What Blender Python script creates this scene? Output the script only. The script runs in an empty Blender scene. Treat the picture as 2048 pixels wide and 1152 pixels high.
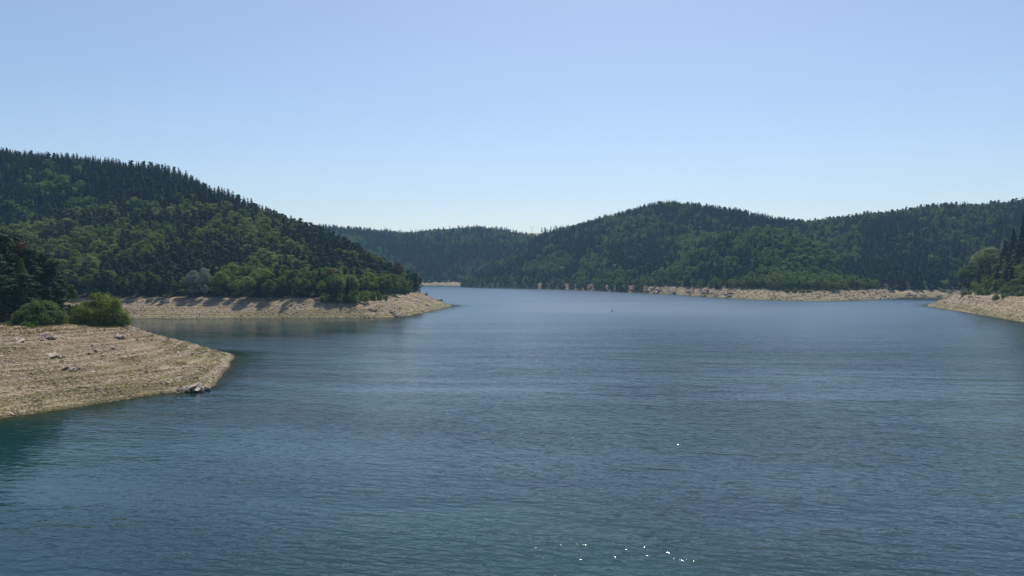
import bpy, bmesh, math, random
import numpy as np
from mathutils import Vector
R = math.radians
scene = bpy.context.scene
C = scene.collection

# ------------------------------------------------------------------ camera, world, sun, exposure
CAM_H, FPX, PITCH = 20.0, 1518.0, math.atan(30 / 1518.0)
cam_d = bpy.data.cameras.new('camera'); cam = bpy.data.objects.new('camera', cam_d); C.objects.link(cam)
cam.location = (0, 0, CAM_H); cam.rotation_euler = (R(90) - PITCH, 0, 0)
cam_d.sensor_width = 36; cam_d.lens = 36 * FPX / 2048
cam_d.clip_start = 0.5; cam_d.clip_end = 9000
scene.camera = cam

SUN_EL, SUN_AZ = 56.0, 8.0            # azimuth measured from +Y (the view direction) towards +X
world = bpy.data.worlds.new('World'); scene.world = world; world.use_nodes = True
wn = world.node_tree.nodes; wl = world.node_tree.links; wn.clear()
sky = wn.new('ShaderNodeTexSky'); sky.sky_type = 'NISHITA'; sky.sun_disc = False
sky.sun_elevation = R(SUN_EL); sky.sun_rotation = R(SUN_AZ); sky.altitude = 700
sky.air_density = 1.0; sky.dust_density = 1.7; sky.ozone_density = 2.4
bg = wn.new('ShaderNodeBackground'); bg.inputs['Strength'].default_value = 0.124
wo = wn.new('ShaderNodeOutputWorld')
wl.new(sky.outputs[0], bg.inputs[0]); wl.new(bg.outputs[0], wo.inputs[0])
sun_d = bpy.data.lights.new('sun', 'SUN'); sun = bpy.data.objects.new('sun', sun_d); C.objects.link(sun)
sun_d.energy = 4.6; sun_d.angle = R(0.53); sun_d.color = (1.0, 0.95, 0.87)
sd = Vector((math.sin(R(SUN_AZ)) * math.cos(R(SUN_EL)), math.cos(R(SUN_AZ)) * math.cos(R(SUN_EL)), math.sin(R(SUN_EL))))
sun.rotation_euler = sd.to_track_quat('Z', 'Y').to_euler(); sun.location = sd * 300
vs = scene.view_settings; vs.view_transform = 'Standard'; vs.look = 'None'; vs.gamma = 1; vs.exposure = 0.0
vs.use_curve_mapping = False
cy = scene.cycles
cy.use_denoising = True; cy.max_bounces = 6; cy.diffuse_bounces = 2; cy.glossy_bounces = 2
cy.transmission_bounces = 3; cy.transparent_max_bounces = 6; cy.volume_bounces = 0
cy.caustics_reflective = False; cy.caustics_refractive = False
cy.use_adaptive_sampling = True; cy.adaptive_threshold = 0.015

# ------------------------------------------------------------------ maths helpers
rng = np.random.default_rng(7); random.seed(7)
SP, CP = math.sin(PITCH), math.cos(PITCH)
def ray(px, py):
    u, v = (px - 1024) / FPX, -(py - 576) / FPX
    return np.array([u, CP + v * SP, v * CP - SP])
def P(px, py, z=0.0):                      # picture point (2048 x 1152) on the level z
    d = ray(px, py); t = (z - CAM_H) / d[2]
    return (d[0] * t, d[1] * t)
def W(px, py, D, minus=0.0):               # picture point at the distance D
    d = ray(px, py); t = D / d[1]
    return (d[0] * t, D, CAM_H + d[2] * t - minus)
def proj(x, y, z):
    z = z - CAM_H
    f = y * CP - z * SP; v = y * SP + z * CP
    return 1024 + x / f * FPX, 576 - v / f * FPX

def _h(ix, iy, s):
    n = (ix.astype(np.int64) * 374761393 + iy.astype(np.int64) * 668265263 + s * 974634777) & 0xffffffff
    n = ((n ^ (n >> 13)) * 1274126177) & 0xffffffff
    return ((n ^ (n >> 16)) & 0xffff) / 65535.0
def vnoise(x, y, s=0):
    x = np.asarray(x, float); y = np.asarray(y, float)
    ix, iy = np.floor(x), np.floor(y); fx, fy = x - ix, y - iy
    fx = fx * fx * (3 - 2 * fx); fy = fy * fy * (3 - 2 * fy)
    a, b, c, d = _h(ix, iy, s), _h(ix + 1, iy, s), _h(ix, iy + 1, s), _h(ix + 1, iy + 1, s)
    return (a + (b - a) * fx) * (1 - fy) + (c + (d - c) * fx) * fy
def fbm(x, y, s=0, o=4):                   # about -0.5 .. 0.5
    t, a, tot = 0, 1.0, 0
    for k in range(o):
        t = t + a * (vnoise(x * 2 ** k + 17 * k, y * 2 ** k - 9 * k, s + k) - .5); tot += a; a *= .5
    return t / tot
def gauss(x, y, cx, cy, sx, sy=None):
    sy = sy or sx; return np.exp(-((x - cx) / sx) ** 2 - ((y - cy) / sy) ** 2)
def sstep(a, b, x):
    t = np.clip((x - a) / (b - a), 0, 1); return t * t * (3 - 2 * t)
def sdist(poly, x, y):                     # positive inside
    p = np.array([q[:2] for q in poly], float); n = len(p)
    best = np.full(x.shape, 1e18); ins = np.zeros(x.shape, bool)
    for i in range(n):
        a, b = p[i], p[(i + 1) % n]; e = b - a; wx, wy = x - a[0], y - a[1]
        t = np.clip((wx * e[0] + wy * e[1]) / max(e @ e, 1e-9), 0, 1)
        best = np.minimum(best, (wx - e[0] * t) ** 2 + (wy - e[1] * t) ** 2)
        if a[1] != b[1]:
            c = ((a[1] > y) != (b[1] > y)) & (x < (b[0] - a[0]) * (y - a[1]) / (b[1] - a[1]) + a[0])
            ins ^= c
    d = np.sqrt(best); return np.where(ins, d, -d)
def tps_fit(pts):
    p = np.array(pts, float); S = 200.0
    q = p[:, :2] / S; n = len(q)
    r2 = ((q[:, None] - q[None]) ** 2).sum(-1); K = 0.5 * r2 * np.log(r2 + 1e-12) + np.eye(n) * 1e-3
    Q = np.c_[np.ones(n), q]; A = np.zeros((n + 3, n + 3)); A[:n, :n] = K; A[:n, n:] = Q; A[n:, :n] = Q.T
    w = np.linalg.solve(A, np.r_[p[:, 2], 0, 0, 0])
    def f(x, y):
        X, Y = x / S, y / S; out = w[n] + w[n + 1] * X + w[n + 2] * Y
        for i in range(n):
            r = (X - q[i, 0]) ** 2 + (Y - q[i, 1]) ** 2; out = out + w[i] * 0.5 * r * np.log(r + 1e-12)
        return out
    return f

# ------------------------------------------------------------------ object helpers
def tag(o, label=None, cat=None, group=None, kind=None):
    if label: o['label'] = label
    if cat: o['category'] = cat
    if group: o['group'] = group
    if kind: o['kind'] = kind
    return o
def mesh_np(name, V, F, mat=None, smooth=False):
    me = bpy.data.meshes.new(name); V = np.asarray(V, np.float32); F = np.asarray(F, np.int32)
    k = F.shape[1]
    me.vertices.add(len(V)); me.vertices.foreach_set('co', V.ravel())
    me.loops.add(F.size); me.loops.foreach_set('vertex_index', F.ravel())
    me.polygons.add(len(F)); me.polygons.foreach_set('loop_start', np.arange(0, F.size, k, dtype=np.int32))
    me.polygons.foreach_set('use_smooth', np.full(len(F), smooth))
    me.update(calc_edges=True)
    if mat: me.materials.append(mat)
    return me
def put(name, me, parent=None, loc=None):
    o = bpy.data.objects.new(name, me); C.objects.link(o)
    if parent: o.parent = parent
    if loc is not None: o.location = loc
    return o

# ------------------------------------------------------------------ materials
class NT:
    def __init__(s, name):
        s.m = bpy.data.materials.new(name); s.m.use_nodes = True; s.t = s.m.node_tree; s.t.nodes.clear()
        s.out = s.n('ShaderNodeOutputMaterial')
    def n(s, typ, **kw):
        nd = s.t.nodes.new(typ)
        for k, v in kw.items(): setattr(nd, k, v)
        return nd
    def l(s, a, b): s.t.links.new(a, b)
    def val(s, sock, v):
        if hasattr(v, 'links') or isinstance(v, bpy.types.NodeSocket): s.l(v, sock)
        else: sock.default_value = v
    def math(s, op, a, b=None, clamp=False):
        nd = s.n('ShaderNodeMath', operation=op, use_clamp=clamp); s.val(nd.inputs[0], a)
        if b is not None: s.val(nd.inputs[1], b)
        return nd.outputs[0]
    def mix(s, f, a, b, mode='MIX'):
        nd = s.n('ShaderNodeMix', data_type='RGBA', blend_type=mode); s.val(nd.inputs[0], f)
        s.val(nd.inputs[6], a if isinstance(a, bpy.types.NodeSocket) else (*a, 1)); s.val(nd.inputs[7], b if isinstance(b, bpy.types.NodeSocket) else (*b, 1))
        return nd.outputs[2]
    def pos(s, scale=(1, 1, 1), rot=0.0):
        g = s.n('ShaderNodeNewGeometry'); mp = s.n('ShaderNodeMapping'); mp.vector_type = 'POINT'
        r2 = s.n('ShaderNodeVectorRotate'); r2.rotation_type = 'Z_AXIS'; r2.inputs['Angle'].default_value = rot
        s.l(g.outputs['Position'], r2.inputs['Vector']); s.l(r2.outputs[0], mp.inputs['Vector']); mp.inputs['Scale'].default_value = scale
        return mp.outputs[0]
    def noise(s, vec, scale=1.0, detail=3.0, rough=.55, dist=0.0):
        nd = s.n('ShaderNodeTexNoise'); s.l(vec, nd.inputs['Vector']); nd.inputs['Scale'].default_value = scale
        nd.inputs['Detail'].default_value = detail; nd.inputs['Roughness'].default_value = rough; nd.inputs['Distortion'].default_value = dist
        return nd.outputs[0]
    def ramp(s, v, lo, hi):
        nd = s.n('ShaderNodeMapRange'); nd.interpolation_type = 'SMOOTHSTEP'; s.l(v, nd.inputs[0])
        nd.inputs[1].default_value = lo; nd.inputs[2].default_value = hi
        return nd.outputs[0]
    def bump(s, h, dist, strength=1.0):
        nd = s.n('ShaderNodeBump'); s.l(h, nd.inputs['Height']); nd.inputs['Distance'].default_value = dist; nd.inputs['Strength'].default_value = strength
        return nd.outputs[0]
    def principled(s, col, rough=.8, normal=None, **kw):
        b = s.n('ShaderNodeBsdfPrincipled'); s.val(b.inputs['Base Color'], col if isinstance(col, bpy.types.NodeSocket) else (*col, 1))
        s.val(b.inputs['Roughness'], rough)
        if normal: s.l(normal, b.inputs['Normal'])
        for k, v in kw.items(): s.val(b.inputs[k.replace('_', ' ')], v)
        return b.outputs[0]
    def done(s, sh): s.l(sh, s.out.inputs[0]); return s.m

def leaf_mat(name, a, b, c=None, trans=.35, tcol=1.6, rare=None, hue=.49):
    m = NT(name); oi = m.n('ShaderNodeObjectInfo'); g = m.n('ShaderNodeNewGeometry')
    r = oi.outputs['Random']
    col = m.mix(r, a, b)
    if c:
        col = m.mix(m.ramp(m.math('FRACT', m.math('MULTIPLY', r, 7.31)), .6, 1.0), col, c)
    if rare:
        col = m.mix(m.math('GREATER_THAN', m.math('FRACT', m.math('MULTIPLY', r, 23.7)), rare[0]), col, rare[1])
    isl = g.outputs['Random Per Island']
    v = m.n('ShaderNodeHueSaturation'); m.l(col, v.inputs['Color'])
    m.l(m.math('ADD', m.math('MULTIPLY', isl, .7), .65), v.inputs['Value'])
    m.l(m.math('ADD', m.math('MULTIPLY', isl, .03), .485), v.inputs['Hue'])
    col = v.outputs[0]
    p = m.principled(col, .65, Specular_IOR_Level=.10)
    t = m.n('ShaderNodeBsdfTranslucent')
    tc = m.n('ShaderNodeHueSaturation'); m.l(col, tc.inputs['Color']); tc.inputs['Value'].default_value = tcol; tc.inputs['Saturation'].default_value = 1.1; tc.inputs['Hue'].default_value = hue
    m.l(tc.outputs[0], t.inputs[0])
    mx = m.n('ShaderNodeMixShader'); mx.inputs[0].default_value = trans; m.l(p, mx.inputs[1]); m.l(t.outputs[0], mx.inputs[2])
    return m.done(mx.outputs[0])
M = {}
M['spruce'] = leaf_mat('spruce_needles', (.012, .030, .014), (.030, .056, .022), trans=.15, tcol=1.4)
M['pine'] = leaf_mat('pine_needles', (.022, .044, .016), (.042, .070, .025), trans=.18, tcol=1.4)
M['broad'] = leaf_mat('broadleaf_leaves', (.065, .115, .022), (.125, .185, .040), (.165, .205, .066), trans=.42, tcol=1.6)
M['bush'] = leaf_mat('bush_leaves', (.11, .155, .025), (.14, .180, .035), trans=.40, tcol=1.6)
M['bush_grey'] = leaf_mat('grey_green_leaves', (.085, .130, .036), (.110, .155, .045), trans=.38)
M['silver'] = leaf_mat('silvery_leaves', (.22, .26, .21), (.26, .30, .24), trans=.3, tcol=1.1)
M['rust'] = leaf_mat('withered_needles', (.12, .066, .028), (.14, .078, .032), trans=.15, tcol=1.1, hue=.51)
M['lime'] = leaf_mat('yellow_green_leaves', (.085, .115, .025), (.10, .13, .03), trans=.3)
M['grass'] = leaf_mat('grass_blades', (.16, .16, .045), (.20, .19, .06), trans=.3, tcol=1.2)
M['grass_green'] = leaf_mat('green_grass_blades', (.07, .15, .02), (.09, .17, .03), trans=.35)
def bark():
    m = NT('bark'); n = m.noise(m.pos((1, 1, .3)), 3.0); return m.done(m.principled(m.mix(n, (.07, .05, .035), (.16, .12, .09)), .9))
M['bark'] = bark()
def rock_mat(name, a, b):
    m = NT(name); oi = m.n('ShaderNodeObjectInfo'); g = m.n('ShaderNodeNewGeometry')
    n = m.noise(m.pos(), 1.7, 5, .65); col = m.mix(m.ramp(n, .3, .7), a, b)
    v = m.n('ShaderNodeHueSaturation'); m.l(col, v.inputs['Color'])
    m.l(m.math('ADD', m.math('MULTIPLY', m.math('ADD', oi.outputs['Random'], g.outputs['Random Per Island']), .42), .55), v.inputs['Value'])
    m.l(m.math('ADD', m.math('MULTIPLY', g.outputs['Random Per Island'], .03), .485), v.inputs['Hue'])
    lay = m.noise(m.pos((.6, .6, 5), .4), 1.6, 4)
    return m.done(m.principled(v.outputs[0], .85, m.bump(m.math('ADD', m.math('MULTIPLY', n, .6), lay), .10, .8)))
M['stone'] = rock_mat('stone', (.42, .33, .225), (.31, .24, .16))
M['outcrop'] = rock_mat('outcrop_rock', (.40, .32, .27), (.25, .195, .165))
M['outcrop_pink'] = rock_mat('pinkish_outcrop_rock', (.42, .30, .26), (.28, .20, .17))
M['pale_rock'] = rock_mat('pale_rock', (.43, .35, .275), (.31, .25, .195))

def ground_mat(name, zh, tan=(.275, .20, .128), olive=(.170, .155, .048), fine=1.0):
    m = NT(name); g = m.n('ShaderNodeNewGeometry'); sx = m.n('ShaderNodeSeparateXYZ'); m.l(g.outputs['Position'], sx.inputs[0])
    z = sx.outputs[2]; p = m.pos()
    big = m.noise(p, .045, 4); med = m.noise(p, .35, 5, .65); fn = m.noise(p, 2.2 * fine, 5, .7)
    # drawdown lines: bands that follow the level z
    cz = m.n('ShaderNodeCombineXYZ')
    m.l(m.math('MULTIPLY', sx.outputs[0], .03), cz.inputs[0]); m.l(m.math('MULTIPLY', sx.outputs[1], .03), cz.inputs[1])
    m.l(m.math('MULTIPLY', m.math('ADD', z, m.math('MULTIPLY', med, .25)), 2.3), cz.inputs[2])
    band = m.noise(cz.outputs[0], 1.0, 3, .6)
    low = m.ramp(z, 5.0, 0.6)
    olf = m.math('ADD', m.math('MULTIPLY', band, 1.5), m.math('ADD', m.math('MULTIPLY', big, .9), m.math('MULTIPLY', med, .7)))
    olf = m.ramp(m.math('ADD', olf, m.math('MULTIPLY', low, .62)), 1.45, 2.05)
    col = m.mix(m.math('MULTIPLY', olf, .85), tan, olive)
    cz2 = m.n('ShaderNodeCombineXYZ'); m.l(m.math('MULTIPLY', sx.outputs[0], .012), cz2.inputs[0]); m.l(m.math('MULTIPLY', sx.outputs[1], .012), cz2.inputs[1])
    m.l(m.math('MULTIPLY', m.math('ADD', z, m.math('MULTIPLY', med, .07)), 2.3), cz2.inputs[2]); line = m.noise(cz2.outputs[0], 1.0, 1, .5)
    col = m.mix(m.math('MULTIPLY', m.ramp(line, .54, .60), .65), col, (.40, .31, .21)); col = m.mix(m.math('MULTIPLY', m.ramp(line, .46, .40), .60), col, (.135, .115, .045))
    col = m.mix(m.ramp(fn, .60, .75), col, (.46, .38, .28))
    col = m.mix(m.math('MULTIPLY', m.ramp(fn, .45, .30), .7), col, (.12, .10, .06))
    lump = m.noise(p, .95 * fine + .15, 4, .7)
    col = m.mix(m.math('MULTIPLY', m.ramp(lump, .50, .34), .65), col, (.115, .095, .06)); col = m.mix(m.math('MULTIPLY', m.ramp(lump, .56, .72), .5), col, (.42, .34, .26))
    vo = m.n('ShaderNodeTexVoronoi'); m.l(p, vo.inputs['Vector']); vo.inputs['Scale'].default_value = 2.6 * fine
    vr = m.n('ShaderNodeSeparateColor'); m.l(vo.outputs['Color'], vr.inputs[0])
    col = m.mix(m.math('MULTIPLY', m.ramp(vr.outputs[0], .72, .95), .5), col, (.46, .36, .30))
    col = m.mix(m.math('MULTIPLY', m.ramp(vr.outputs[1], .75, .95), .5), col, (.13, .12, .06))
    col = m.mix(m.math('MULTIPLY', m.ramp(z, .42, .05), .75), col, (.085, .07, .035))     # wet rim
    forest = m.ramp(m.math('ADD', z, m.math('MULTIPLY', med, 1.6)), zh + .7, zh + 1.8)
    col = m.mix(forest, col, m.mix(fn, (.025, .035, .014), (.055, .055, .025)))
    h = m.math('ADD', m.math('MULTIPLY', fn, .5), m.math('MULTIPLY', vo.outputs['Distance'], -.35))
    return m.done(m.principled(col, .95, m.bump(h, .55, .9), Specular_IOR_Level=.2))

def water_mat():
    m = NT('lake_water')
    patch = m.noise(m.pos((.004, .016, 1), -.05), 1.0, 4, .6)
    patch2 = m.noise(m.pos((.015, .07, 1), .1), 1.0, 3, .6)
    a = m.noise(m.pos((.52, 1.25, 1), R(12)), 1.0, 2, .5, .3)
    b = m.noise(m.pos((1.7, 2.9, 1), R(-16)), 1.0, 3, .6, .2)
    c = m.noise(m.pos((.08, .22, 1), R(20)), 1.0, 2)
    amp = m.math('ADD', m.math('MULTIPLY', m.ramp(patch, .35, .65), .8), m.math('ADD', m.math('MULTIPLY', m.ramp(patch2, .35, .7), .5), .35))
    h = m.math('ADD', m.math('MULTIPLY', a, .142), m.math('ADD', m.math('MULTIPLY', b, .030), m.math('MULTIPLY', c, .20)))
    g = m.n('ShaderNodeNewGeometry'); sx = m.n('ShaderNodeSeparateXYZ'); m.l(g.outputs['Position'], sx.inputs[0])
    amp = m.math('MULTIPLY', amp, m.math('SUBTRACT', 1.0, m.math('MULTIPLY', m.ramp(sx.outputs[1], 120, 600), .45)))      # far ripples go into the roughness
    ca = m.n('ShaderNodeAttribute', attribute_name='calm')                                                          # water sheltered by the banks
    amp = m.math('MULTIPLY', amp, m.math('SUBTRACT', 1.0, m.math('MULTIPLY', ca.outputs['Fac'], .78)))
    h = m.math('MULTIPLY', h, amp)
    nrm = m.bump(h, 1.0, 1.0)
    tint = m.mix(m.ramp(m.noise(m.pos((.02, .03, 1)), 1.0, 2), .35, .7), (.0045, .025, .033), (.007, .042, .039))
    # ripples too small to resolve are facets (Beckmann), which hide one another at grazing angles as real ones do
    cal = m.math('SUBTRACT', 1.0, m.math('MULTIPLY', ca.outputs['Fac'], .8))
    rgh = m.math('MULTIPLY', m.math('ADD', m.math('MULTIPLY', m.ramp(sx.outputs[1], 50, 420), .31), .10), cal)
    fr = m.n('ShaderNodeFresnel'); fr.inputs['IOR'].default_value = 1.33; m.l(nrm, fr.inputs['Normal'])
    cap = m.math('SUBTRACT', .72, m.math('MULTIPLY', cal, .24))
    fac = m.math('MINIMUM', fr.outputs[0], cap)
    gl = m.n('ShaderNodeBsdfGlossy', distribution='BECKMANN'); m.l(rgh, gl.inputs['Roughness']); m.l(nrm, gl.inputs['Normal']); gl.inputs['Color'].default_value = (1, 1, 1, 1)
    df = m.n('ShaderNodeBsdfDiffuse'); m.l(tint, df.inputs[0])
    wm = m.n('ShaderNodeMixShader'); m.l(fac, wm.inputs[0]); m.l(df.outputs[0], wm.inputs[1]); m.l(gl.outputs[0], wm.inputs[2]); sh = wm.outputs[0]
    at = m.n('ShaderNodeAttribute', attribute_name='shallow')
    tr = m.n('ShaderNodeBsdfTransparent'); tr.inputs[0].default_value = (.62, .66, .42, 1)
    mx = m.n('ShaderNodeMixShader'); m.l(m.math('MULTIPLY', at.outputs['Fac'], .75), mx.inputs[0]); m.l(sh, mx.inputs[1]); m.l(tr.outputs[0], mx.inputs[2])
    return m.done(mx.outputs[0])

# ------------------------------------------------------------------ land masses
class Land:
    def __init__(s, name, shore, inner, zh, ctrl, bbox, res, rough=.25, wob=1.0, terr=.06, hill=3.0, back=(1.22, 22), seed=0):
        s.name, s.shore, s.inner, s.zh = name, shore, inner, zh
        s.rough, s.wob, s.terr, s.hill, s.seed = rough, wob, terr, hill, seed
        pts = [(x, y, 0.0) for x, y in [q[:2] for q in inner]]
        for c in ctrl:
            x, y, z = c[:3]; pts.append((x, y, z - zh))
            if len(c) > 3 and c[3]: pts.append((x * back[0], y * back[0], z - zh - back[1]))
        s.f = tps_fit(pts)
        x0, x1, y0, y1 = bbox; nx, ny = int((x1 - x0) / res) + 1, int((y1 - y0) / res) + 1
        s.x0, s.y0, s.res, s.nx, s.ny = x0, y0, res, nx, ny
        X, Y = np.meshgrid(x0 + np.arange(nx) * res, y0 + np.arange(ny) * res)
        s.Z, s.DI, s.DS = s.h(X, Y); s.X, s.Y = X, Y
    def h(s, x, y):
        w = s.wob * (fbm(x / 9, y / 9, s.seed + 50, 4) * 2)
        ds = sdist(s.shore, x, y) + w; di = sdist(s.inner, x, y) + w * .5
        t = ds / np.maximum(ds - di, 1e-6)
        zb = s.zh * np.clip(t, 0, 1)
        n = fbm(x / 7, y / 7, s.seed + 3, 5) * 2 * s.rough
        zb = zb + n * np.clip(ds / 3, 0, 1)
        zb = zb + s.terr * np.sin(zb * 2 * math.pi / .8 + fbm(x / 30, y / 30, s.seed + 8) * 3)
        rise = s.f(x, y) * sstep(0, 14, di)
        rise = np.maximum(rise, 1.0 * sstep(0, 10, di)) + s.hill * 2 * fbm(x / 70, y / 70, s.seed + 5, 4) * sstep(5, 60, di)
        z = np.where(di > 0, s.zh + n + rise, zb)
        z = np.where(ds < 0, -np.minimum(4.0, -ds * .28) + n * .3 * 0, z)
        return z, di, ds
    def at(s, x, y):
        x = np.atleast_1d(np.asarray(x, float)); y = np.atleast_1d(np.asarray(y, float))
        fx = np.clip((x - s.x0) / s.res, 0, s.nx - 1.001); fy = np.clip((y - s.y0) / s.res, 0, s.ny - 1.001)
        i, j = fx.astype(int), fy.astype(int); fx -= i; fy -= j
        def b(G): return (G[j, i] * (1 - fx) + G[j, i + 1] * fx) * (1 - fy) + (G[j + 1, i] * (1 - fx) + G[j + 1, i + 1] * fx) * fy
        return b(s.Z), b(s.DI), b(s.DS)
    def build(s, mat):
        V = np.c_[s.X.ravel(), s.Y.ravel(), s.Z.ravel()]
        idx = np.arange(s.nx * s.ny).reshape(s.ny, s.nx)
        F = np.c_[idx[:-1, :-1].ravel(), idx[:-1, 1:].ravel(), idx[1:, 1:].ravel(), idx[1:, :-1].ravel()]
        keep = s.Z.ravel()[F].max(1) > -3.99
        F = F[keep]; used = np.unique(F); mp = np.full(len(V), -1); mp[used] = np.arange(len(used))
        return tag(put(s.name, mesh_np(s.name, V[used], mp[F], mat, True)), kind='structure')

def bel(lst, D=None, th=0):                # picture silhouette -> ground control points (ridge)
    return [(*W(px, py, d, th), True) for px, py, d in lst]

ZH = 8.0
shoreA = [P(-700, 1000), P(-300, 905), P(0, 838), P(120, 819), P(220, 803), P(330, 788), P(395, 784), P(413, 779), P(430, 766), P(450, 742), P(467, 713),
          (-70, 188), (-84, 194), (-105, 201), (-135, 209), (-170, 216), (-230, 224), (-400, 232)]
innerA = [P(-700, 700, ZH), P(-300, 690, ZH), P(0, 668, ZH), P(60, 668, ZH), P(130, 662, ZH), P(200, 658, ZH), P(238, 655, ZH),
          (-94, 183), (-104, 191), (-125, 198), (-150, 204), (-190, 210), (-235, 217), (-400, 224)]
A = Land('near_bank', shoreA, innerA, ZH, [(*W(150, 606, 192), False), (*W(60, 640, 186), False), (*W(0, 640, 188), False), (*W(-300, 600, 190), False), (*W(215, 640, 184), False)],
         (-270, -52, 78, 240), .6, rough=.32, wob=.8, terr=.15, hill=.4, seed=1)
shoreB = [(-900, 352), (-500, 340), P(100, 637.5), P(262, 637), P(400, 637.5), P(500, 637), P(600, 637), P(700, 636.5), P(780, 635), P(808, 633), P(850, 625), P(880, 618), P(906, 612),
          (-40, 474), (-56, 495), (-78, 540), (-100, 600), (-130, 700), (-170, 850), (-220, 1000), (-260, 1150), (-900, 1150)]
innerB = [(-890, 374), (-500, 360), P(100, 597, ZH), P(262, 597, ZH), P(400, 597, ZH), P(500, 598, ZH), P(600, 598, ZH), P(700, 598, ZH), P(760, 594, ZH), P(805, 589, ZH), P(843, 584, ZH),
          (-68, 505), (-90, 545), (-114, 600), (-146, 700), (-186, 850), (-236, 1000), (-275, 1140), (-890, 1140)]
ridgeB = [(-150, 290, 700), (0, 300, 690), (100, 308, 680), (200, 318, 660), (330, 330, 630), (370, 342, 620), (400, 364, 600), (450, 385, 580), (500, 404, 560), (560, 430, 540), (620, 450, 525),
          (680, 472, 515), (730, 497, 508), (780, 524, 502), (815, 545, 500)]
B = Land('headland_hill', shoreB, innerB, ZH, bel(ridgeB, th=12.5) + [(*W(-600, 280, 700, 11), True), (*W(370, 420, 500, 11), False), (*W(150, 400, 540, 11), False), (*W(550, 500, 450, 11), False)],
         (-700, -20, 325, 860), 3.0, rough=.5, wob=1.5, terr=.15, hill=3.5, seed=2)
shoreC = [(-900, 1230), (-300, 1216), P(700, 571), P(845, 571.2), P(925, 571.8), P(1000, 572), (300, 1250), (500, 1300), (500, 1900), (-900, 1900)]
innerC = [(-900, 1262), (-300, 1247), (-200, 1240), (-142, 1240), (-85, 1236), (0, 1235), (290, 1280), (490, 1330), (490, 1890), (-900, 1890)]
ridgeC = [(300, 440, 1450), (500, 446, 1450), (640, 449, 1450), (700, 454, 1450), (760, 458, 1450), (850, 460, 1450), (890, 457, 1450), (940, 451, 1450), (1000, 454, 1450), (1035, 463, 1440), (1060, 468, 1430), (1100, 476, 1430), (1200, 490, 1430)]
Cc = Land('far_hill', shoreC, innerC, 5.5, bel(ridgeC, th=14), (-620, 420, 1180, 1820), 7.0, rough=1.2, wob=4, terr=0, hill=6, back=(1.12, 30), seed=3)
shoreD = [P(922, 574.5), P(960, 575.5), P(1000, 576), P(1050, 577), P(1100, 578), P(1150, 580), P(1200, 582), P(1250, 584.5), P(1300, 587), P(1350, 589), P(1400, 592.5), P(1450, 596), P(1500, 599),
          P(1560, 601), P(1620, 602), P(1680, 602), P(1740, 600), P(1780, 598), P(1808, 595), (325, 660), (340, 760), (420, 900), (520, 1350), (0, 1350), (-50, 1250), (-72, 1150)]
def off(lst, w):
    out = []
    for (px_, py_), k in zip(lst, w):
        x, y = P(px_, py_); out.append((x * (y + k) / y, y + k))
    return out
innerD = off([(930, 574.5), (960, 575.5), (1000, 576), (1050, 577), (1100, 578), (1150, 580), (1200, 582), (1250, 584.5), (1300, 587), (1350, 589), (1400, 592.5), (1450, 596), (1500, 599),
          (1560, 601), (1620, 602), (1680, 602), (1740, 600), (1775, 598)], [6, 3, 3, 3, 3, 3, 3, 5, 11, 13, 17, 22, 26, 28, 28, 28, 27, 26]) + [(300, 640), (305, 680), (330, 770), (410, 910), (500, 1330), (5, 1330), (-36, 1245), (-58, 1160)]
ridgeD = [(955, 546, 1105), (1000, 517, 1130), (1050, 488, 1150), (1080, 470, 1170), (1150, 450, 1160), (1200, 434, 1140), (1250, 423, 1110), (1300, 411, 1080), (1340, 405, 1060), (1400, 407, 1040), (1450, 415, 1020),
          (1500, 425, 1000), (1560, 436, 980), (1620, 450, 960)]
spurD = [(1560, 462, 770), (1600, 476, 745), (1650, 499, 715), (1700, 521, 685), (1740, 541, 662)]
D = Land('wooded_hill', shoreD, innerD, 6.5, bel(ridgeD, th=12) + [(*W(px, py, d, 6), px > 1640) for px, py, d in spurD] +
         [(*W(1640, 520, 850, 11), False), (*W(1720, 548, 790, 11), False), (*W(1200, 520, 930, 12), False), (*W(1350, 500, 820, 12), False)],
         (-100, 470, 530, 1330), 4.0, rough=1.3, wob=3.2, terr=0, hill=4.5, back=(1.14, 25), seed=4)
shoreE = [(230, 720), (312, 650), P(1825, 594.6), P(1860, 594.2), P(1892, 594.6), (420, 642), (520, 645), (700, 652), (1150, 665), (1300, 1400), (150, 1400), (150, 900)]
innerE = [(240, 735), (316, 668), (338, 644), (350, 643), (362, 644), (424, 658), (524, 662), (700, 670), (1140, 682), (1290, 1390), (160, 1390), (160, 905)]
ridgeE = [(1480, 440, 1080), (1560, 437, 1060), (1600, 443, 1050), (1660, 441, 1030), (1700, 431, 1000), (1750, 422, 985), (1780, 429, 975), (1850, 415, 950), (1900, 408, 930), (1960, 406, 905), (2048, 397, 880), (2150, 388, 860), (2400, 370, 840)]
E = Land('back_hill', shoreE, innerE, 5.2, bel(ridgeE, th=12), (220, 900, 600, 1260), 5.0, rough=1.3, wob=3, terr=0, hill=4.5, back=(1.15, 25), seed=5)
shoreF = [P(1866, 615), P(1920, 623), P(1980, 633), P(2048, 645), P(2150, 662), P(2350, 700), P(2800, 760), (800, 250), (800, 585), (600, 572), (420, 560), (350, 546), (310, 526), (282, 502), (262, 478), (250, 458)]
innerF = [P(1922, 589, ZH), P(1950, 591, ZH), P(1980, 593, ZH), P(2048, 597, ZH), P(2150, 603, ZH), P(2350, 620, ZH), P(2800, 650, ZH), (790, 330), (790, 565), (600, 555), (430, 542), (360, 530), (318, 510), (288, 485), (270, 458)]
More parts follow.
